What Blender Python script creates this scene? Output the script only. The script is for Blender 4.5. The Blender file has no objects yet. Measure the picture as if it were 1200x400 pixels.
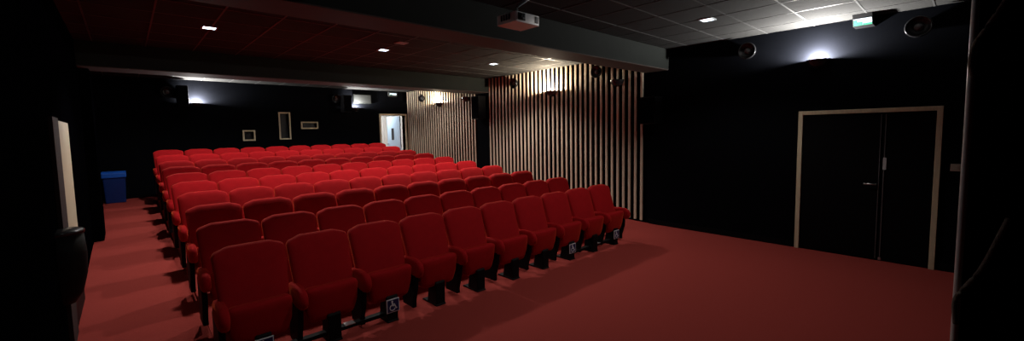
import bpy, bmesh, math, random
from mathutils import Vector, Matrix
random.seed(4)
S = bpy.context.scene
COL = S.collection
PI = math.pi
FZ = 0.0           # front floor level
CAMH = 1.83        # eye height: everything measured from here

# ------------------------------------------------------------------ materials
def nodemat(name, base, rough=0.6, metal=0.0, sheen=0.0, sheen_tint=(1, 1, 1), bump=0.0, bscale=60,
            var=0.0, vscale=3.0, spec=0.5, emit=None, estr=0.0, stretch=(1, 1, 1), coat=0.0):
    m = bpy.data.materials.new(name)
    m.use_nodes = True
    nt = m.node_tree
    b = nt.nodes['Principled BSDF']
    b.inputs['Base Color'].default_value = (*base, 1)
    b.inputs['Roughness'].default_value = rough
    b.inputs['Metallic'].default_value = metal
    b.inputs['Specular IOR Level'].default_value = spec
    b.inputs['Coat Weight'].default_value = coat
    if sheen:
        b.inputs['Sheen Weight'].default_value = sheen
        b.inputs['Sheen Tint'].default_value = (*sheen_tint, 1)
        b.inputs['Sheen Roughness'].default_value = 0.35
    if emit:
        b.inputs['Emission Color'].default_value = (*emit, 1)
        b.inputs['Emission Strength'].default_value = estr
    tc = nt.nodes.new('ShaderNodeTexCoord')
    mp = nt.nodes.new('ShaderNodeMapping')
    mp.inputs['Scale'].default_value = stretch
    nt.links.new(tc.outputs['Object'], mp.inputs['Vector'])
    if var:
        n = nt.nodes.new('ShaderNodeTexNoise')
        n.inputs['Scale'].default_value = vscale
        n.inputs['Detail'].default_value = 5
        nt.links.new(mp.outputs[0], n.inputs['Vector'])
        mix = nt.nodes.new('ShaderNodeMix')
        mix.data_type = 'RGBA'
        mix.inputs[6].default_value = (*[c * (1 - var) for c in base], 1)
        mix.inputs[7].default_value = (*[min(1, c * (1 + var)) for c in base], 1)
        nt.links.new(n.outputs['Fac'], mix.inputs[0])
        nt.links.new(mix.outputs[2], b.inputs['Base Color'])
    if bump:
        n2 = nt.nodes.new('ShaderNodeTexNoise')
        n2.inputs['Scale'].default_value = bscale
        n2.inputs['Detail'].default_value = 3
        nt.links.new(mp.outputs[0], n2.inputs['Vector'])
        bp = nt.nodes.new('ShaderNodeBump')
        bp.inputs['Strength'].default_value = bump
        bp.inputs['Distance'].default_value = 0.01
        nt.links.new(n2.outputs['Fac'], bp.inputs['Height'])
        nt.links.new(bp.outputs[0], b.inputs['Normal'])
    return m

M = dict(
    carpet=nodemat('red_carpet', (0.37, 0.056, 0.047), 0.95, bump=0.6, bscale=240, var=0.16, vscale=90, spec=0.05),
    velvet=nodemat('red_velvet', (0.42, 0.007, 0.012), 0.85, sheen=0.75, sheen_tint=(1.0, 0.15, 0.05), bump=0.25, bscale=160, var=0.14, vscale=14, spec=0.12),
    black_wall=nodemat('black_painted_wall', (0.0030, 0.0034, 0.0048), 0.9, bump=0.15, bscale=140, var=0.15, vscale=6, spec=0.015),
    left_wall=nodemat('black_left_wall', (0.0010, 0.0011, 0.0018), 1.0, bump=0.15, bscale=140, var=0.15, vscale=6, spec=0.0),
    black_paint=nodemat('black_satin_paint', (0.0028, 0.0028, 0.0038), 0.7, var=0.1, vscale=5, spec=0.07),
    beam=nodemat('dark_grey_plaster', (0.016, 0.0185, 0.017), 0.8, bump=0.2, bscale=60, var=0.25, vscale=2.5, spec=0.15),
    tile=nodemat('black_ceiling_tile', (0.030, 0.030, 0.0295), 0.95, bump=0.3, bscale=200, var=0.12, vscale=9, spec=0.1),
    tbar=nodemat('grey_grid_bar', (0.055, 0.055, 0.055), 0.5, metal=0.1, var=0.05),
    slat=nodemat('light_oak_slat', (0.64, 0.53, 0.40), 0.55, bump=0.2, bscale=40, var=0.22, vscale=8, stretch=(6, 6, 0.5), spec=0.3),
    wood=nodemat('pale_oak_frame', (0.66, 0.58, 0.40), 0.5, bump=0.15, bscale=40, var=0.2, vscale=8, stretch=(5, 5, 0.6), spec=0.3),
    plastic=nodemat('black_plastic', (0.004, 0.004, 0.005), 0.6, var=0.05, spec=0.12),
    satin=nodemat('black_satin_metal', (0.02, 0.02, 0.022), 0.25, metal=0.4, var=0.05),
    steel=nodemat('brushed_steel', (0.55, 0.56, 0.58), 0.35, metal=0.9, var=0.1, vscale=20),
    alu=nodemat('dull_aluminium', (0.55, 0.60, 0.62), 0.5, metal=0.3, var=0.15, vscale=25),
    cloth=nodemat('black_masking_cloth', (0.003, 0.003, 0.004), 1.0, bump=0.4, bscale=90, var=0.1, spec=0.0),
    cord=nodemat('brown_cord', (0.16, 0.13, 0.11), 0.9, bump=0.5, bscale=300, var=0.2, vscale=120),
    white=nodemat('white_plastic', (0.70, 0.70, 0.70), 0.4, var=0.04),
    glass=nodemat('dark_glass', (0.012, 0.014, 0.017), 0.35, var=0.05, spec=0.2),
    panel=nodemat('grey_vent_panel', (0.035, 0.037, 0.036), 0.7, var=0.3, vscale=6, spec=0.2),
    dome=nodemat('dark_grey_dome', (0.10, 0.10, 0.105), 0.3, var=0.05, spec=0.5),
    soffit=nodemat('bounce_tinted_soffit', (0.075, 0.060, 0.055), 0.7, var=0.15, vscale=3, spec=0.2),  # beam colour lightened and browned to imitate bounce from the red carpet
    leafblue=nodemat('pale_blue_door_paint', (0.50, 0.66, 0.82), 0.45, var=0.03),
    corridor=nodemat('white_corridor_wall', (0.72, 0.69, 0.64), 0.7, var=0.05),
    bin=nodemat('blue_bin_plastic', (0.006, 0.03, 0.17), 0.4, var=0.15, vscale=8, spec=0.4),
    lid=nodemat('bright_blue_lid', (0.01, 0.09, 0.48), 0.35, var=0.1, vscale=8, spec=0.4),
    navy=nodemat('navy_sign', (0.01, 0.02, 0.10), 0.4, var=0.03),
    icon=nodemat('white_print', (0.80, 0.84, 0.90), 0.5, var=0.03),
    plate=nodemat('beige_switch', (0.42, 0.39, 0.32), 0.5, var=0.05),
    cream=nodemat('cream_painted_wood', (0.72, 0.68, 0.50), 0.5, var=0.1, vscale=8, stretch=(5, 5, .6)),
    maroon=nodemat('dark_maroon_panel', (0.012, 0.003, 0.004), 0.8, var=0.15, vscale=5),
    lamp_cold=nodemat('cold_lamp', (0.8, 0.85, 0.9), 0.3, emit=(0.75, 0.88, 1.0), estr=9.0),
    lamp_dim=nodemat('unlit_lamp_lens', (0.35, 0.33, 0.33), 0.3, var=0.05),
    bulb=nodemat('sconce_bulb', (0.9, 0.85, 0.75), 0.3, emit=(1.0, 0.9, 0.75), estr=10.0),
    exit_green=nodemat('exit_sign_green', (0.0, 0.10, 0.05), 0.6, emit=(0.01, 0.60, 0.32), estr=0.8),
    exit_white=nodemat('exit_sign_white', (0.3, 0.32, 0.34), 0.6, emit=(0.72, 0.88, 1.0), estr=1.3),
)

# ------------------------------------------------------------------ mesh helpers
def new_obj(name, bm, mat, parent=None, smooth=False, bevel=0.0, angle=40):
    me = bpy.data.meshes.new(name)
    bmesh.ops.recalc_face_normals(bm, faces=bm.faces[:])
    bm.to_mesh(me)
    bm.free()
    if isinstance(mat, str):
        mat = M[mat]
    me.materials.append(mat)
    if smooth:
        for p in me.polygons:
            p.use_smooth = True
    o = bpy.data.objects.new(name, me)
    COL.objects.link(o)
    if parent:
        o.parent = parent
    if bevel:
        md = o.modifiers.new('bevel', 'BEVEL')
        md.width = bevel
        md.segments = 2
        md.limit_method = 'ANGLE'
        md.angle_limit = math.radians(angle)
    return o

def box(bm, x0, x1, y0, y1, z0, z1):
    vs = [bm.verts.new((x, y, z)) for x in (x0, x1) for y in (y0, y1) for z in (z0, z1)]
    for f in ((0, 1, 3, 2), (4, 6, 7, 5), (0, 4, 5, 1), (2, 3, 7, 6), (0, 2, 6, 4), (1, 5, 7, 3)):
        bm.faces.new([vs[i] for i in f])
    return vs

def prism(bm, pts, axis, a, b):
    """pts: 2D outline; axis 'x','y','z' is the extrusion axis from a to b"""
    def P(u, v, w):
        return {'x': (w, u, v), 'y': (u, w, v), 'z': (u, v, w)}[axis]
    A = [bm.verts.new(P(u, v, a)) for u, v in pts]
    B = [bm.verts.new(P(u, v, b)) for u, v in pts]
    bm.faces.new(A)
    bm.faces.new(B[::-1])
    n = len(pts)
    for i in range(n):
        bm.faces.new((A[i], A[(i + 1) % n], B[(i + 1) % n], B[i]))

def lathe(bm, prof, segs=24, arc=2 * PI, start=0.0):
    """prof: (r, z) list, revolved about z"""
    full = abs(arc - 2 * PI) < 1e-6
    n = segs if full else segs + 1
    rings = []
    for r, z in prof:
        if r < 1e-6:
            rings.append([bm.verts.new((0, 0, z))])
        else:
            rings.append([bm.verts.new((r * math.cos(start + arc * i / segs), r * math.sin(start + arc * i / segs), z)) for i in range(n)])
    for a, b in zip(rings, rings[1:]):
        for i in range(segs):
            j = (i + 1) % n if full else i + 1
            if len(a) == 1 and len(b) == 1:
                continue
            if len(a) == 1:
                bm.faces.new((a[0], b[i], b[j]))
            elif len(b) == 1:
                bm.faces.new((a[i], a[j], b[0]))
            else:
                bm.faces.new((a[i], a[j], b[j], b[i]))

def tube(bm, pts, r, segs=10):
    pts = [Vector(p) for p in pts]
    rings = []
    for i, p in enumerate(pts):
        d = (pts[min(i + 1, len(pts) - 1)] - pts[max(i - 1, 0)]).normalized()
        up = Vector((0, 0, 1)) if abs(d.z) < 0.9 else Vector((1, 0, 0))
        u = d.cross(up).normalized()
        v = d.cross(u)
        rr = r[i] if isinstance(r, (list, tuple)) else r
        rings.append([bm.verts.new(p + (u * math.cos(2 * PI * k / segs) + v * math.sin(2 * PI * k / segs)) * rr) for k in range(segs)])
    for a, b in zip(rings, rings[1:]):
        for k in range(segs):
            bm.faces.new((a[k], a[(k + 1) % segs], b[(k + 1) % segs], b[k]))
    bm.faces.new(rings[0][::-1])
    bm.faces.new(rings[-1])

def pillow(bm, outline, front, back, rings=6, power=2.6, center=None, warp=None):
    """closed cushion from a convex outline in (u, v); depth front/back along w, edges rounded"""
    n = len(outline)
    cu = sum(p[0] for p in outline) / n if center is None else center[0]
    cv = sum(p[1] for p in outline) / n if center is None else center[1]
    def ring(s, w):
        out = []
        for u, v in outline:
            q = (cu + s * (u - cu), cv + s * (v - cv), w)
            if warp:
                q = warp(*q)
            out.append(bm.verts.new(q))
        return out
    seq = []
    for i in range(1, rings + 1):
        t = i / rings
        s = math.sin(t * PI / 2) ** 0.55
        seq.append((s, front * (1 - s ** power) ** (1 / power)))
    for i in range(rings - 1, 0, -1):
        t = i / rings
        s = math.sin(t * PI / 2) ** 0.55
        seq.append((s, -back * (1 - s ** power) ** (1 / power)))
    rs = [ring(s, w) for s, w in seq]
    for a, b in zip(rs, rs[1:]):
        for i in range(n):
            bm.faces.new((a[i], a[(i + 1) % n], b[(i + 1) % n], b[i]))
    def cap(r, w):
        q = (cu, cv, w)
        if warp:
            q = warp(*q)
        c = bm.verts.new(q)
        for i in range(n):
            bm.faces.new((c, r[i], r[(i + 1) % n]))
    cap(rs[0], front)
    cap(rs[-1], -back)

def rounded_poly(corners, radii, segs=5):
    """2D polygon with rounded corners"""
    out = []
    n = len(corners)
    for i in range(n):
        p = Vector(corners[i]); a = Vector(corners[i - 1]); b = Vector(corners[(i + 1) % n])
        r = radii[i]
        if r <= 0:
            out.append((p.x, p.y)); continue
        da = (a - p).normalized(); db = (b - p).normalized()
        ang = da.angle(db)
        d = r / math.tan(ang / 2)
        p0 = p + da * d; p1 = p + db * d
        for k in range(segs + 1):
            t = k / segs
            q = p0 * (1 - t) ** 2 + p * 2 * t * (1 - t) + p1 * t * t
            out.append((q.x, q.y))
    return out

def densify(pts, maxlen):
    out = []
    n = len(pts)
    for i in range(n):
        a = Vector(pts[i]); b = Vector(pts[(i + 1) % n])
        k = max(1, int((b - a).length / maxlen))
        for j in range(k):
            q = a.lerp(b, j / k)
            out.append((q.x, q.y))
    return out

def empty(name, loc=(0, 0, 0), rz=0.0):
    o = bpy.data.objects.new(name, None)
    COL.objects.link(o)
    o.location = loc
    o.rotation_euler = (0, 0, rz)
    o.empty_display_size = 0.1
    return o

def tag(o, label=None, cat=None, group=None, kind=None):
    if label: o['label'] = label
    if cat: o['category'] = cat
    if group: o['group'] = group
    if kind: o['kind'] = kind
    return o

def structure(name, bm, mat, label, cat, parent=None, **kw):
    o = new_obj(name, bm, mat, parent, **kw)
    if not parent:
        tag(o, label, cat, kind='structure')
    return o

def boxobj(name, dims, mat, parent=None, **kw):
    bm = bmesh.new()
    box(bm, *dims)
    return new_obj(name, bm, mat, parent, **kw)

def sbox(name, dims, mat, label, cat, **kw):
    bm = bmesh.new()
    box(bm, *dims)
    return structure(name, bm, mat, label, cat, **kw)

def copy_tree(o, parent=None):
    c = o.copy()
    COL.objects.link(c)
    c.parent = parent
    for ch in [x for x in CHILD.get(o.name, [])]:
        copy_tree(ch, c)
    return c
CHILD = {}
def index_children(o):
    kids = [x for x in COL.objects if x.parent == o]
    CHILD[o.name] = kids
    for k in kids:
        index_children(k)

def lz(z):          # height given relative to the eye -> world
    return z + CAMH

# ------------------------------------------------------------------ room shell
XR = 7.40           # right wall
XL = -0.45          # left wall
YB = 13.36          # back wall
YF = -1.6           # front wall behind the camera
ZC = lz(1.449)      # ceiling
ZBEAM = lz(1.077)
FB = 0.41           # floor level at the back

def aisle_z(y):
    if y < 4: return 0.0
    return min(FB, (y - 4) * 0.044)

bm = bmesh.new()
prism(bm, [(YF, -0.1), (YF, 0), (4, 0), (YB - .03, FB), (YB + 2.6, FB), (YB + 2.6, FB - .2), (4, -.1)], 'x', XL - .3, XR + 1.0)
structure('floor', bm, 'carpet', 'red carpet floor, flat in front and sloping up towards the back', 'floor')

ROWZ = [0, .058, .126, .190, .255, .322, .384, .450, .540, .627]
Y0, SP = 4.062, 0.9043       # y of the top of the front row backs, row spacing
bm = bmesh.new()
prism(bm, [(4.25, -.02)] + [(Y0 + SP * i + (-.05 if i else .2), ROWZ[i] + (.012 if i == 0 else 0)) for i in range(10)] + [(12.75, .65), (12.75, .3)], 'x', .47, 5.93)
structure('floor_platform', bm, 'carpet', 'raised sloping carpeted platform under the rows of red seats', 'floor')

sbox('wall_right', (XR, XR + .2, YF, YB, 0, ZC + .1), 'black_wall', 'black wall on the door and slat side of the hall', 'wall')
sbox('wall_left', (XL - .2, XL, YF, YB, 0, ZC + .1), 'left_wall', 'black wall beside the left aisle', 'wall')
sbox('wall_front', (XL, XR, YF - .2, YF, 0, ZC + .1), 'black_wall', 'black wall at the screen end of the hall', 'wall')

# back wall with a doorway and three porthole openings
DX0, DX1, DZ1 = 6.37, 7.27, lz(.63)
holes = [(2.41, 2.635, lz(-.085), lz(.135)), (3.31, 3.545, lz(-.07), lz(.64)), (3.90, 4.31, lz(.23), lz(.37)), (DX0, DX1, -.2, DZ1)]
xs = sorted({XL - .2, XR + .2} | {h[0] for h in holes} | {h[1] for h in holes})
bm = bmesh.new()
for a, b in zip(xs, xs[1:]):
    hit = [h for h in holes if h[0] <= a + 1e-6 and h[1] >= b - 1e-6]
    if not hit:
        box(bm, a, b, YB, YB + .2, 0, ZC + .1)
    else:
        h = hit[0]
        if h[2] > 0:
            box(bm, a, b, YB, YB + .2, 0, h[2])
        box(bm, a, b, YB, YB + .2, h[3], ZC + .1)
structure('wall_back', bm, 'black_wall', 'black back wall with portholes behind the last seats', 'wall')

# ceiling: tiles as a slab with grid bars (pattern of the ceiling)
bm = bmesh.new()
box(bm, XL, XR, YF, YB, ZC, ZC + .1)
ceil = structure('ceiling', bm, 'tile', 'black tiled suspended ceiling', 'ceiling')
bm = bmesh.new()
gx = 6.34 - .6 * 12
while gx < XR:
    if gx > XL:
        for ya, yb in ((YF, 3.73), (4.2, 8.86), (9.43, YB)):
            box(bm, gx - .009, gx + .009, ya, yb, ZC - .004, ZC + .001)
    gx += .6
gy = 1.49 - .6 * 5
while gy < YB:
    if not (3.7 < gy < 4.25 or 8.8 < gy < 9.45) and gy > YF:
        box(bm, XL, XR, gy - .009, gy + .009, ZC - .004, ZC + .001)
    gy += .608
new_obj('grid_bar', bm, 'tbar', ceil)

for y0_, y1_, lab in ((3.73, 4.20, 'deep grey beam across the hall above the front row of seats'), (8.86, 9.43, 'deep grey beam across the hall above the rear rows')):
    bo = sbox('ceiling_beam', (XL, XR, y0_, y1_, ZBEAM + .012, ZC), 'beam', lab, 'beam', bevel=.006)
    boxobj('underside_bounce', (XL, XR, y0_ + .004, y1_ - .004, ZBEAM, ZBEAM + .013), 'soffit', bo, bevel=.003)['label'] = 'beam underside coloured lighter for the red carpet bounce'

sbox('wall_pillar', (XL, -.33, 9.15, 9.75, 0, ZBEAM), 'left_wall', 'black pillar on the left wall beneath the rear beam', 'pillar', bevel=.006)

# skirtings
sbox('baseboard_right', (XR - .018, XR, YF, .155, 0, .09), 'black_paint', 'black skirting of the right wall between door and screen', 'skirting')
sbox('baseboard_right', (XR - .018, XR, 1.71, 4.1, 0, .09), 'black_paint', 'black skirting of the right wall between slats and door', 'skirting')

# slatted wood cladding
def slat_panel(y0, y1, label):
    bm = bmesh.new()
    n = round((y1 - y0) / .1325)
    for i in range(n):
        y = y0 + .034 + (y1 - y0 - .068) * i / (n - 1)
        zb = aisle_z(y) + .04
        prism(bm, [(XR - .046, y - .019), (XR - .041, y - .024), (XR - .0205, y - .024), (XR - .0205, y + .024), (XR - .041, y + .024), (XR - .046, y + .019)], 'z', zb, ZC - .002)
    o = structure('trim_1', bm, 'slat', label, 'wall cladding')
    bm = bmesh.new()
    prism(bm, [(y0, aisle_z(y0) + .005), (y0, ZC - .001), (y1, ZC - .001), (y1, aisle_z(y1) + .005)], 'x', XR - .021, XR - .001)
    new_obj('backing_felt', bm, 'cloth', o)
    return o
def slat_cut(y0, y1, label, name):
    o = slat_panel(y0, y1, label)
    o.name = name
slat_cut(4.215, 8.85, 'light wood vertical slat cladding between the two ceiling beams', 'trim_1')
slat_cut(9.46, 13.33, 'light wood vertical slat cladding beside the rear doorway', 'trim_2')

# ------------------------------------------------------------------ seats
W = 0.55
X0 = 0.98687 - W / 2         # centre of the leftmost seat

def make_seat():
    """origin: seat centre on the floor, y measured from the top of the back; front faces -y"""
    root = empty('cinema_seat')
    # backrest (outline in x,z ; w towards the front)
    top = []
    corners = [(-.232, .36), (-.262, .868), (.262, .868), (.232, .36)]
    out = rounded_poly([(-.245, .36), (-.270, .890), (-.15, .932), (.15, .932), (.270, .890), (.245, .36)], [.05, .055, .10, .10, .055, .05], 5)
    out = densify(out, .06)
    def warp(u, v, w):
        lean = -.035 - (0.89 - v) * .33            # top further back
        return (u, lean - w + .03, v)
    bm = bmesh.new()
    pillow(bm, out, .058, .055, rings=7, power=4.6, center=(0, .66), warp=warp)
    new_obj('backrest', bm, 'velvet', root, smooth=True)
    # tipped-up cushion
    out = rounded_poly([(-.190, .205), (-.222, .33), (-.226, .525), (.226, .525), (.222, .33), (.190, .205)], [.06, .05, .045, .045, .05, .06], 4)
    out = densify(out, .05)
    def warp2(u, v, w):
        base = -.270 - (v - .2) * .16
        return (u, base - w, v)
    bm = bmesh.new()
    pillow(bm, out, .065, .075, rings=6, power=4.0, center=(0, .37), warp=warp2)
    new_obj('seat_cushion', bm, 'velvet', root, smooth=True)
    # pedestal: black upright with foot
    bm = bmesh.new()
    prism(bm, [(-.352, .0), (-.358, .245), (-.345, .262), (-.22, .28), (-.17, .0)], 'x', -.056, .056)
    prism(bm, [(-.362, 0), (-.362, .012), (-.35, .02), (-.10, .02), (-.07, .012), (-.07, 0)], 'x', -.060, .060)
    new_obj('pedestal', bm, 'plastic', root, bevel=.008)
    make_arm(root, -W / 2)
    return root

def arm_meshes():
    # pad: side outline in (y, z)
    out = [(-.06, .40), (-.06, .535), (-.20, .548), (-.33, .545), (-.395, .522), (-.425, .475), (-.422, .42), (-.39, .375), (-.33, .362), (-.2, .38)]
    out = densify(out, .03)
    bm = bmesh.new()
    pillow(bm, out, .043, .043, rings=5, power=3.4, center=(-.25, .455), warp=lambda u, v, w: (w + .022, u, v))
    return bm

_arm = None
def make_arm(root, x):
    o = new_obj('armrest', arm_meshes(), 'velvet', root, smooth=True)
    o.location.x = x
    bm = bmesh.new()
    prism(bm, [(-.06, .03), (-.04, .45), (-.34, .42), (-.33, .26), (-.28, .10), (-.28, .03)], 'x', -.014, .030)
    s = new_obj('arm_support', bm, 'plastic', root, bevel=.006)
    s.location.x = x

ORD = ['first', 'second', 'third', 'fourth', 'fifth', 'sixth', 'seventh', 'eighth', 'ninth', 'tenth']
ROWN = ['front row', 'second row from the screen', 'third row from the screen', 'fourth row from the screen', 'fifth row from the screen',
        'sixth row from the screen', 'seventh row from the screen', 'eighth row from the screen', 'second-last row', 'back row']
def seat_label(r, k, extra=''):
    if k == 0: pos = 'left aisle end seat'
    elif k == 9: pos = 'slat side end seat'
    else: pos = ORD[k] + ' from the left aisle'
    return f'red velvet tip-up cinema seat{extra}, {pos}, {ROWN[r]}'

proto = make_seat()
index_children(proto)
seats = {}
for r in range(10):
    for k in range(10):
        s = proto if (r == 0 and k == 0) else copy_tree(proto)
        s.location = (X0 + W * k, Y0 + SP * r, ROWZ[r])
        tag(s, seat_label(r, k, ' with wheelchair sign' if r == 0 and k in (0, 2, 7, 9) else ''), 'cinema seat', 'red cinema seats in ten rows')
        seats[(r, k)] = s
for r in range(10):       # the last seat of each row carries its own right arm
    make_arm(seats[(r, 9)], W / 2)

# wheelchair signs on four front pedestals
def wheelchair_sign(parent):
    s = boxobj('wheelchair_sign', (-.066, .066, -.366, -.3565, .10, .232), 'icon', parent)
    s['label'] = 'navy square sign with white wheelchair symbol'
    boxobj('sign_panel', (-.058, .058, -.3685, -.3655, .108, .224), 'navy', s)
    bm = bmesh.new()
    y0, y1 = -.3715, -.3680
    def flat(pts):
        prism(bm, [(u - .003, v + .166) for u, v in pts], 'y', y0, y1)
    def stroke(a, b, w):
        a = Vector(a); b = Vector(b); d = (b - a).normalized(); n = Vector((-d.y, d.x)) * w / 2
        flat([tuple(a + n), tuple(b + n), tuple(b - n), tuple(a - n)])
    flat([(-.008 + .009 * math.cos(t * PI / 6), .042 + .009 * math.sin(t * PI / 6)) for t in range(12)])
    stroke((-.008, .034), (-.005, .000), .012)
    stroke((-.006, .014), (.020, .014), .008)
    stroke((-.008, .001), (.023, .001), .010)
    stroke((.019, .004), (.034, -.033), .009)
    stroke((.030, -.031), (.042, -.025), .008)
    # wheel arc
    a0, a1 = math.radians(115), math.radians(345)
    N = 16
    for i in range(N):
        t0 = a0 + (a1 - a0) * i / N; t1 = a0 + (a1 - a0) * (i + 1) / N
        c = (-.006, -.018)
        flat([(c[0] + .031 * math.cos(t0), c[1] + .031 * math.sin(t0)), (c[0] + .031 * math.cos(t1), c[1] + .031 * math.sin(t1)),
              (c[0] + .023 * math.cos(t1), c[1] + .023 * math.sin(t1)), (c[0] + .023 * math.cos(t0), c[1] + .023 * math.sin(t0))])
    new_obj('wheelchair_symbol', bm, 'icon', s)
for k in (0, 2, 7, 9):
    wheelchair_sign(seats[(0, k)])

# floor rails that tie the removable front seats
def rail(x0, x1, label):
    root = empty('floor_rail', ((x0 + x1) / 2, 3.80, 0))
    L = (x1 - x0) / 2
    boxobj('rail_bar', (-L, L, -.035, .035, .05, .085), 'plastic', root, bevel=.005)
    boxobj('rail_plate', (.11, .20, -.045, .03, .083, .092), 'steel', root, bevel=.002)['label'] = 'pale metal plate on the rail'
    tag(root, label, 'rail', 'black floor rails under front row seats')
rail(X0, X0 + 2 * W, 'black metal floor rail joining the three front seats nearest the left aisle')
rail(X0 + 7 * W, X0 + 9 * W, 'black metal floor rail joining the three front seats nearest the slats')

# ------------------------------------------------------------------ sconces, speakers
def sconce(name_label, loc, rz, lit=True, power=14, color=(1, .86, .68)):
    """half bowl uplight; local -x is into the room"""
    root = empty('wall_sconce', loc, rz)
    bm = bmesh.new()
    R = .155
    prof = [(0, -.135), (.05, -.13), (.10, -.105), (.135, -.06), (R, -.005), (R, .0), (R - .008, 0), (R - .014, -.01), (.125, -.055), (.09, -.095), (.045, -.12), (0, -.125)]
    lathe(bm, prof, 20, PI, PI / 2)
    new_obj('bowl', bm, 'satin', root, smooth=True)
    boxobj('back_plate', (-.012, 0.0, -.05, .05, -.12, -.01), 'satin', root)
    if lit:
        bm = bmesh.new()
        tube(bm, [(-.06, -.045, -.035), (-.06, .045, -.035)], .016, 10)
        new_obj('bulb', bm, 'bulb', root, smooth=True)
        ld = bpy.data.lights.new('sconce_light', 'POINT')
        ld.energy = power
        ld.color = color
        ld.shadow_soft_size = .03
        lo = bpy.data.objects.new('sconce_light', ld)
        COL.objects.link(lo)
        lo.parent = root
        lo.location = (-.105, 0, -.008)
    tag(root, name_label, 'wall light', 'half-bowl wall sconces')
    return root
WARM = (1.0, .84, .62)
COOL = (1.0, .97, .93)
sconce('lit bowl sconce on the black wall above and left of the double door', (XR, 1.47, lz(.955)), 0, True, 460, COOL)
sconce('lit bowl sconce glowing on the slats behind the front beam', (XR - .046, 6.53, lz(.93)), 0, True, 270, WARM)
sconce('lit bowl sconce glowing on the rear slats beside the doorway', (XR - .046, 11.24, lz(.95)), 0, True, 170, WARM)
sconce('unlit black bowl sconce on the front end of the slats', (XR - .046, 4.78, lz(1.0)), 0, False)
sconce('unlit black bowl sconce on the slats under the rear beam', (XR - .046, 9.82, lz(1.02)), 0, False)
sconce('lit bowl sconce on the back wall near the left corner', (1.41, YB, lz(.87)), PI / 2, True, 520, COOL)
sconce('lit bowl sconce on the back wall near the rear doorway', (5.50, YB, lz(.86)), PI / 2, True, 260, COOL)

def round_speaker(label, loc, rz):
    root = empty('round_speaker', loc, rz)
    bm = bmesh.new()
    # deep dish facing -x : lathe about z then rotate
    prof = [(.04, 0), (.10, .03), (.128, .075), (.130, .105), (.122, .112), (.112, .106), (.098, .085), (.07, .065), (.045, .06), (0, .06)]
    lathe(bm, prof, 28)
    rot = Matrix.Rotation(-PI / 2, 4, 'Y')
    bmesh.ops.transform(bm, matrix=rot, verts=bm.verts[:])
    new_obj('horn', bm, 'satin', root, smooth=True)
    bm = bmesh.new()
    lathe(bm, [(.046, .058), (.043, .082), (.028, .098), (0, .104)], 20)
    bmesh.ops.transform(bm, matrix=rot, verts=bm.verts[:])
    new_obj('dome', bm, 'dome', root, smooth=True)['label'] = 'grey domed speaker centre'
    tag(root, label, 'speaker', 'round black wall speakers')
for y, lab in ((2.39, 'round black dish speaker on the black wall between slats and sconce'), (.44, 'round black dish speaker on the black wall above the double door'),
               (5.24, 'round black dish speaker on the slats just behind the front beam'), (7.75, 'round black dish speaker on the slats towards the rear beam'),
               (12.2, 'round black dish speaker on the rear slats by the back wall')):
    round_speaker(lab, (XR - (.046 if y > 4 else 0), y, lz(1.21 if y < 12 else 1.15)), 0)
for x, lab in ((.84, 'round black dish speaker on the back wall near its left corner'), (4.9, 'round black dish speaker on the back wall left of the vent panel')):
    round_speaker(lab, (x, YB, lz(1.12)), PI / 2)

def box_speaker(label, loc, dims, rz=0):
    root = empty('box_speaker', loc, rz)
    w, d, h = dims
    prism_pts = rounded_poly([(-w / 2, 0), (-w / 2 + .02, -d), (w / 2 - .02, -d), (w / 2, 0)], [0, .02, .02, 0], 3)
    bm = bmesh.new()
    prism(bm, prism_pts, 'z', 0, h)
    new_obj('cabinet', bm, 'plastic', root, bevel=.006)
    boxobj('grille', (-w / 2 + .03, w / 2 - .03, -d - .006, -d + .002, .02, h - .02), 'cloth', root)
    boxobj('wall_bracket', (-.03, .03, 0, .06, h * .35, h * .65), 'satin', root)
    tag(root, label, 'speaker')
box_speaker('black box speaker on the back wall above the left seats', (1.13, YB - .06, lz(.76)), (.25, .24, .52))
box_speaker('black box speaker on the back wall left of the vent panel', (5.18, YB - .06, lz(.70)), (.30, .22, .53))
box_speaker('black box speaker on the right wall under the front beam', (XR - .06, 3.98, lz(.10)), (.34, .24, .50), -PI / 2)
box_speaker('black box speaker on the right wall between the two slat claddings', (XR - .06, 9.14, lz(.37)), (.36, .24, .62), -PI / 2)

# vent panel on the back wall
root = empty('vent_panel', (5.76, YB, lz(1.0)))
boxobj('vent_frame', (-.30, .30, -.03, 0, 0, .30), 'beam', root, bevel=.004)
boxobj('vent_face', (-.275, .275, -.036, -.028, .025, .275), 'panel', root)
tag(root, 'grey rectangular wall panel beside the lit sconce on the back wall', 'panel')

# ------------------------------------------------------------------ exit signs
root = empty('exit_sign', (XR, .97, ZC))
bm = bmesh.new()
prism(bm, [(-.27, -.045), (-.30, -.0), (0, 0), (0, -.14), (-.20, -.14)], 'y', -.11, .095)
new_obj('housing', bm, 'plastic', root, bevel=.004)
bm = bmesh.new()
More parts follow.
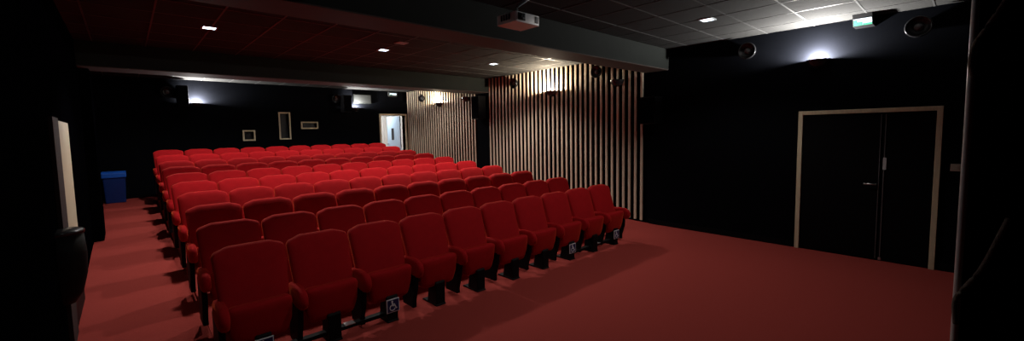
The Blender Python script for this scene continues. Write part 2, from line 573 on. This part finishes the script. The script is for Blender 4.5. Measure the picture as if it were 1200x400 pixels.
# sloped sign face looking down into the room
def signface(bm, u0, u1, v0, v1, lift):
    a = Vector((-.27, -.045)); b = Vector((-.20, -.14)); n = Vector((-(b - a).y, (b - a).x)).normalized()
    if n.x > 0: n = -n
    P = lambda u, v, l: (a.lerp(b, v).x + n.x * l, u, a.lerp(b, v).y + n.y * l)
    vs = [bm.verts.new(P(u, v, l)) for l in (.0, lift) for u, v in ((u0, v0), (u1, v0), (u1, v1), (u0, v1))]
    for f in ((4, 5, 6, 7), (0, 1, 5, 4), (1, 2, 6, 5), (2, 3, 7, 6), (3, 0, 4, 7), (3, 2, 1, 0)):
        bm.faces.new([vs[i] for i in f])
signface(bm, -.10, .085, .12, .92, .004)
fc = new_obj('sign_face', bm, 'exit_white', root)
bm = bmesh.new()
signface(bm, -.005, .085, .52, .92, .007)
signface(bm, -.10, -.01, .72, .92, .007)
signface(bm, .05, .085, .25, .52, .007)
new_obj('green_pictogram', bm, 'exit_green', fc)
tag(root, 'glowing green and white emergency exit sign above the double door', 'exit sign')

root = empty('exit_sign', (6.82, YB, lz(1.27)))
bm = bmesh.new()
prism(bm, [(0, 0), (0, .15), (-.05, .15), (-.07, .13), (-.045, 0)], 'x', -.16, .16)
new_obj('housing', bm, 'panel', root, bevel=.004)
boxobj('sign_face', (-.12, .12, -.078, -.05, .05, .11), 'exit_white', root)
boxobj('green_pictogram', (-.12, -.04, -.082, -.075, .05, .07), 'exit_green', root)
tag(root, 'glowing emergency light sign on the back wall above the rear doorway', 'exit sign')

# ------------------------------------------------------------------ double door on the right wall
door = empty('door_1', (XR, .93, 0))
door['kind'] = 'structure'
tag(door, 'black double door in a pale wood frame on the black wall', 'door')
bm = bmesh.new()
y0, y1, zt = -.75, .75, lz(.225)
fw = .055
prism(bm, [(y0, 0), (y0, zt), (y1, zt), (y1, 0), (y1 - fw, 0), (y1 - fw, zt - fw), (y0 + fw, zt - fw), (y0 + fw, 0)], 'x', -.045, 0)
new_obj('door_frame', bm, 'wood', door, bevel=.004)
ym = .735 - .93
leafA = boxobj('door_leaf', (-.022, 0, ym + .008, y1 - fw - .004, .012, zt - fw - .004), 'black_paint', door, bevel=.003)
leafB = boxobj('door_leaf', (-.018, 0, y0 + fw + .004, ym - .008, .012, zt - fw - .004), 'black_paint', door, bevel=.003)
boxobj('edge_strip', (-.030, -.020, ym + .012, ym + .020, .03, zt - fw - .02), 'dome', leafA)
boxobj('edge_strip', (-.030, -.016, ym - .036, ym - .026, .03, zt - fw - .02), 'dome', leafB)
bm = bmesh.new()
tube(bm, [(-.02, ym + .045, 1.04), (-.07, ym + .045, 1.04)], .010)
tube(bm, [(-.07, ym + .035, 1.04), (-.075, ym + .09, 1.042), (-.072, ym + .165, 1.04)], .010)
new_obj('door_handle', bm, 'steel', leafA, smooth=True)
boxobj('lock_plate', (-.032, -.016, ym - .055, ym - .02, 1.24, 1.40), 'alu', leafB, bevel=.002)
boxobj('floor_bolt', (-.036, -.016, ym - .045, ym - .015, .012, .05), 'steel', leafB, bevel=.002)

sw = empty('light_switch', (XR, .045, lz(-.53)))
boxobj('switch_plate', (-.012, 0, -.05, .05, -.045, .045), 'plate', sw, bevel=.003)
boxobj('rocker', (-.018, -.01, -.02, .02, -.022, .022), 'plate', sw, bevel=.002)
tag(sw, 'small beige light switch on the black wall beside the double door', 'light switch')

# ------------------------------------------------------------------ portholes
def porthole(n, x0, x1, z0, z1, label):
    bm = bmesh.new()
    f = .036
    yf = YB - .03
    prism(bm, [(x0 - f, z0 - f), (x0 - f, z1 + f), (x1 + f, z1 + f), (x1 + f, z0 - f)], 'y', yf, YB)
    # ring: rebuild as four mitred bars
    bm.free()
    bm = bmesh.new()
    o = [(x0 - f, z0 - f), (x0 - f, z1 + f), (x1 + f, z1 + f), (x1 + f, z0 - f)]
    i = [(x0, z0), (x0, z1), (x1, z1), (x1, z0)]
    for k in range(4):
        prism(bm, [o[k], o[(k + 1) % 4], i[(k + 1) % 4], i[k]], 'y', yf, YB + .12)
    bmesh.ops.remove_doubles(bm, verts=bm.verts[:], dist=1e-5)
    w = structure(f'window_{n}', bm, 'wood', label, 'window')
    g = boxobj('pane', (x0, x1, YB + .10, YB + .11, z0, z1), 'glass', w)
    return w
porthole(1, *holes[0], 'small square projection window in a pale wood frame')
porthole(2, *holes[1], 'tall narrow projection window in a wood frame')
porthole(3, *holes[2], 'small wide projection slot in a wood frame near the speaker')
sbox('wall_projection_room', (XL, 5.6, YB + .9, YB + 1.0, 0, ZC), 'black_wall', 'dark wall of the projection room behind the portholes', 'wall')

# ------------------------------------------------------------------ rear doorway, corridor
d2 = empty('door_2', (0, YB, FB))
d2['kind'] = 'structure'
tag(d2, 'rear doorway in pale wood frame with a pale blue door standing open', 'door')
bm = bmesh.new()
f = .055
zt = DZ1 - FB
prism(bm, [(DX0 - f, 0), (DX0 - f, zt + f), (DX1 + f, zt + f), (DX1 + f, 0), (DX1, 0), (DX1, zt), (DX0, zt), (DX0, 0)], 'y', -.03, .22)
new_obj('door_frame', bm, 'wood', d2, bevel=.003)
leaf = boxobj('door_leaf', (-.04, 0, 0, .84, .01, zt - .01), 'leafblue', d2, bevel=.002)
leaf.location = (DX1 - .05, .23, 0)
leaf.rotation_euler = (0, 0, math.radians(4))
leaf['label'] = 'pale blue open door leaf'
boxobj('vision_window', (-.046, .006, .40, .56, 1.20, 1.62), 'glass', leaf)
bm = bmesh.new()
tube(bm, [(-.03, .78, 1.05), (-.09, .78, 1.05)], .009)
tube(bm, [(-.09, .79, 1.05), (-.09, .66, 1.05)], .009)
new_obj('door_handle', bm, 'satin', leaf, smooth=True)
for z in (.25, 1.0, 1.75):
    bm = bmesh.new()
    tube(bm, [(0, 0, z - .05), (0, 0, z + .05)], .012)
    new_obj('hinge', bm, 'steel', leaf, smooth=True)
# corridor shell
sbox('wall_corridor_back', (5.4, 8.4, YB + 2.2, YB + 2.3, FB, 3.4), 'corridor', 'pale wall of the corridor beyond the rear doorway', 'wall')
sbox('wall_corridor_side', (8.0, 8.1, YB + .2, YB + 2.2, FB, 3.4), 'corridor', 'pale side wall of the corridor beyond the rear door', 'wall')
sbox('wall_corridor_end', (5.6, 5.7, YB + .2, YB + 2.2, FB, 3.4), 'corridor', 'pale end wall of the corridor beside the projection room', 'wall')
sbox('ceiling_corridor', (5.6, 8.1, YB + .2, YB + 2.3, 2.95, 3.0), 'corridor', 'white ceiling of the rear corridor', 'ceiling')
bm = bmesh.new()
for i in range(17):
    x = 5.8 + i * .13
    box(bm, x - .028, x + .028, YB + 2.16, YB + 2.2, FB + .02, 2.9)
structure('trim_3', bm, 'corridor', 'pale vertical slats on the corridor wall seen through the rear doorway', 'wall cladding')
cl = empty('corridor_lamp', (6.75, YB + 1.2, 2.95))
boxobj('diffuser', (-.3, .3, -.3, .3, -.03, -.02), 'exit_white', cl)
boxobj('lamp_frame', (-.32, .32, -.32, .32, -.02, 0), 'white', cl)
tag(cl, 'square ceiling lamp in the corridor behind the rear doorway', 'ceiling light')
ld = bpy.data.lights.new('corridor_light', 'AREA'); ld.energy = 40; ld.size = .6; ld.color = (.93, .97, 1.0)
lo = bpy.data.objects.new('corridor_light', ld); COL.objects.link(lo); lo.parent = cl; lo.location = (0, 0, -.05)

# ------------------------------------------------------------------ downlights
def downlight(label, x, y, lit=True, power=0, mat='lamp_cold', cone=128):
    root = empty('ceiling_light', (x, y, ZC))
    bm = bmesh.new()
    s, t = .085, .068
    o = [(-s, -s), (-s, s), (s, s), (s, -s)]; i = [(-t, -t), (-t, t), (t, t), (t, -t)]
    for k in range(4):
        prism(bm, [o[k], o[(k + 1) % 4], i[(k + 1) % 4], i[k]], 'z', -.012, 0)
    new_obj('lamp_frame', bm, 'alu', root)
    boxobj('lens', (-t, t, -t, t, -.006, -.001), mat if lit else 'lamp_dim', root)
    tag(root, label, 'ceiling light', 'small square ceiling downlights')
    if power:
        ld = bpy.data.lights.new('downlight_beam', 'SPOT')
        ld.energy = power
        ld.spot_size = math.radians(cone)
        ld.spot_blend = .55
        ld.shadow_soft_size = .05
        ld.color = (1.0, .93, .86)
        lo = bpy.data.objects.new('downlight_beam', ld)
        COL.objects.link(lo)
        lo.parent = root
        lo.location = (0, 0, -.03)
    return root
xs3 = (.92, 3.37, 5.85)
side = ('on the left aisle side', 'in the middle', 'on the slatted wall side')
for x, s in zip(xs3, side):
    downlight(f'lit square downlight behind the front beam, {s}', x, 6.85, True, 140 if x < 1 else 195)
downlight('lit square downlight in the front ceiling between the front beam and the double door', 5.80, 2.39, True, 58)
for x, s, pw in zip(xs3[:2], side, (20, 42)):  # lamps out of view, added to lift the dark front row seats
    downlight(f'added unseen square downlight to brighten the front row seats, {s}', x, 2.39, True, pw)
for x, s in zip(xs3, side):
    downlight(f'lit square downlight behind the rear beam, {s}', x, 10.5, True, 130, cone=150)
downlight('dim unlit square lamp beside the middle downlight behind the front beam', 3.34, 6.16, False)

# ------------------------------------------------------------------ projector
pj = empty('projector', (2.66, 2.80, lz(1.0)))
bm = bmesh.new()
pts = rounded_poly([(0, 0), (0, .26), (.32, .26), (.32, 0)], [.02] * 4, 3)
prism(bm, pts, 'z', 0, .095)
new_obj('projector_body', bm, 'white', pj, bevel=.008)
boxobj('lens_window', (.035, .125, -.006, .01, .018, .085), 'glass', pj, bevel=.003)
bm = bmesh.new(); lathe(bm, [(0, 0), (.026, 0), (.026, .012), (.018, .014), (0, .008)], 20)
bmesh.ops.transform(bm, matrix=Matrix.Translation((.078, -.004, .052)) @ Matrix.Rotation(PI / 2, 4, 'X'), verts=bm.verts[:])
new_obj('lens', bm, 'satin', pj, smooth=True)
bm = bmesh.new()
for i in range(4):
    box(bm, -.004, .004, .07 + i * .035, .09 + i * .035, .03, .082)
new_obj('side_vent', bm, 'plastic', pj)
bm = bmesh.new()
for i in range(3):
    box(bm, .255 + i * .018, .262 + i * .018, -.004, .004, .02, .08)
new_obj('front_vent', bm, 'plastic', pj)
bm = bmesh.new()
tube(bm, [(.13, .12, .09), (.13, .12, .15), (.15, .12, .19), (.42, .14, .36), (.68, .16, .449)], .018)
new_obj('mount_arm', bm, 'alu', pj, smooth=True)
boxobj('mount_plate', (.03, .24, .03, .20, .093, .105), 'satin', pj)
tag(pj, 'small white projector hanging below the ceiling on an angled pipe', 'projector')

# ------------------------------------------------------------------ left wall: door jamb, bin-like fixture, blue bin
dj = empty('door_3', (XL, 5.92, 0))
dj['kind'] = 'structure'
tag(dj, 'cream side door in a dark maroon frame on the left aisle wall', 'door')
zt = lz(.172)
boxobj('door_leaf', (0, .025, -.45, .49, .80, zt), 'cream', dj, bevel=.003)['label'] = 'cream door leaf'
boxobj('kick_plate', (0, .028, -.45, .49, aisle_z(5.9) + .02, .80), 'plastic', dj)
boxobj('door_frame', (0, .03, -.85, -.455, .03, zt + .02), 'maroon', dj, bevel=.003)

fx = empty('wall_bin', (XL, 4.98, lz(-1.35)))
bm = bmesh.new()
lathe(bm, [(0, 0), (.07, .0), (.12, .08), (.155, .24), (.162, .42), (.150, .58), (0, .58)], 20, PI, -PI / 2)
new_obj('bin_body', bm, 'plastic', fx, smooth=True)
bm = bmesh.new()
lathe(bm, [(0, .58), (.158, .58), (.160, .60), (.150, .612), (0, .615)], 20, PI, -PI / 2)
new_obj('bin_lid', bm, 'satin', fx, smooth=True)
tag(fx, 'dark rounded wall-mounted bin below the cream strip on the left wall', 'bin')

b = empty('recycling_bin', (-.225, 13.0, aisle_z(13.0)))
bm = bmesh.new()
A = rounded_poly([(-.19, -.15), (-.19, .15), (.19, .15), (.19, -.15)], [.03] * 4, 3)
lo_ = [bm.verts.new((x * .9, y * .9, 0)) for x, y in A]; hi_ = [bm.verts.new((x, y, .56)) for x, y in A]
bm.faces.new(lo_); bm.faces.new(hi_)
for i in range(len(A)):
    bm.faces.new((lo_[i], lo_[(i + 1) % len(A)], hi_[(i + 1) % len(A)], hi_[i]))
new_obj('bin_body', bm, 'bin', b)
bm = bmesh.new()
prism(bm, [(-.175, .56), (-.165, .66), (-.12, .70), (.12, .70), (.165, .66), (.175, .56)], 'x', -.205, .205)
new_obj('bin_lid', bm, 'lid', b, bevel=.012)
bm = bmesh.new()
prism(bm, [(-.168, .60), (-.160, .60), (-.150, .64), (-.160, .645)], 'x', -.10, .10)
new_obj('lid_flap', bm, 'bin', b)
tag(b, 'blue plastic bin with a brighter blue lid at the end of the aisle', 'bin')

# ------------------------------------------------------------------ screen frame right beside the camera
XS = 1.6
sf = empty('screen_frame', (XS, -.006, 0))
bm = bmesh.new()
box(bm, .0, .02, -1.45, -.004, .02, ZC - .03)
new_obj('masking_cloth', bm, 'cloth', sf)
bm = bmesh.new()
tube(bm, [(.0, 0, .0), (.0, 0, ZC)], .0075, 10)
new_obj('edge_pole', bm, 'white', sf, smooth=True)['label'] = 'thin silver edge pole'
def cord(pts):
    bm = bmesh.new()
    # smooth the path
    P = [Vector(p) for p in pts]
    out = []
    for i in range(len(P) - 1):
        p0, p1, p2, p3 = P[max(i - 1, 0)], P[i], P[i + 1], P[min(i + 2, len(P) - 1)]
        for k in range(6):
            t = k / 6
            out.append(.5 * ((2 * p1) + (-p0 + p2) * t + (2 * p0 - 5 * p1 + 4 * p2 - p3) * t * t + (-p0 + 3 * p1 - 3 * p2 + p3) * t ** 3))
    out.append(P[-1])
    tube(bm, out, .0055, 8)
    return new_obj('lacing_cord', bm, 'cord', sf, smooth=True)
cord([(-.012, -.075, lz(.37)), (-.012, -.048, lz(.295)), (-.012, -.022, lz(.24)), (-.014, -.004, lz(.20)), (-.014, .002, lz(.16)), (-.012, -.003, lz(.12))])
cord([(-.012, -.078, lz(-.235)), (-.012, -.066, lz(-.28)), (-.012, -.040, lz(-.37)), (-.013, -.012, lz(-.43)), (-.014, .003, lz(-.47)), (-.012, -.001, lz(-.53))])
tag(sf, 'black laced edge of the cinema screen frame with a silver pole', 'screen')

# ------------------------------------------------------------------ world, camera, view
w = bpy.data.worlds.new('world')
S.world = w
w.use_nodes = True
w.node_tree.nodes['Background'].inputs[0].default_value = (0.003, 0.0035, 0.005, 1)
w.node_tree.nodes['Background'].inputs[1].default_value = 1.0

cam = bpy.data.cameras.new('camera')
co = bpy.data.objects.new('camera', cam)
COL.objects.link(co)
R = Vector((0.73329311, -0.67968428, -0.01762082)); U = Vector((0.06467068, 0.04392579, 0.99693943)); Fv = Vector((0.67683005, 0.73218837, -0.07616612))
R = (U.cross(-Fv)).normalized()
U = (-Fv).cross(R).normalized()
mw = Matrix(((R.x, U.x, -Fv.x, 0), (R.y, U.y, -Fv.y, 0), (R.z, U.z, -Fv.z, CAMH), (0, 0, 0, 1)))
co.matrix_world = mw
cam.sensor_width = 36
cam.lens = 489.5456 * 36 / 1200
cam.shift_y = (191.958 - 200) / 1200
cam.clip_start = .02
S.camera = co
S.view_settings.view_transform = 'Standard'
S.view_settings.look = 'None'
S.view_settings.exposure = 0.0
S.view_settings.gamma = 1
S.view_settings.use_curve_mapping = False
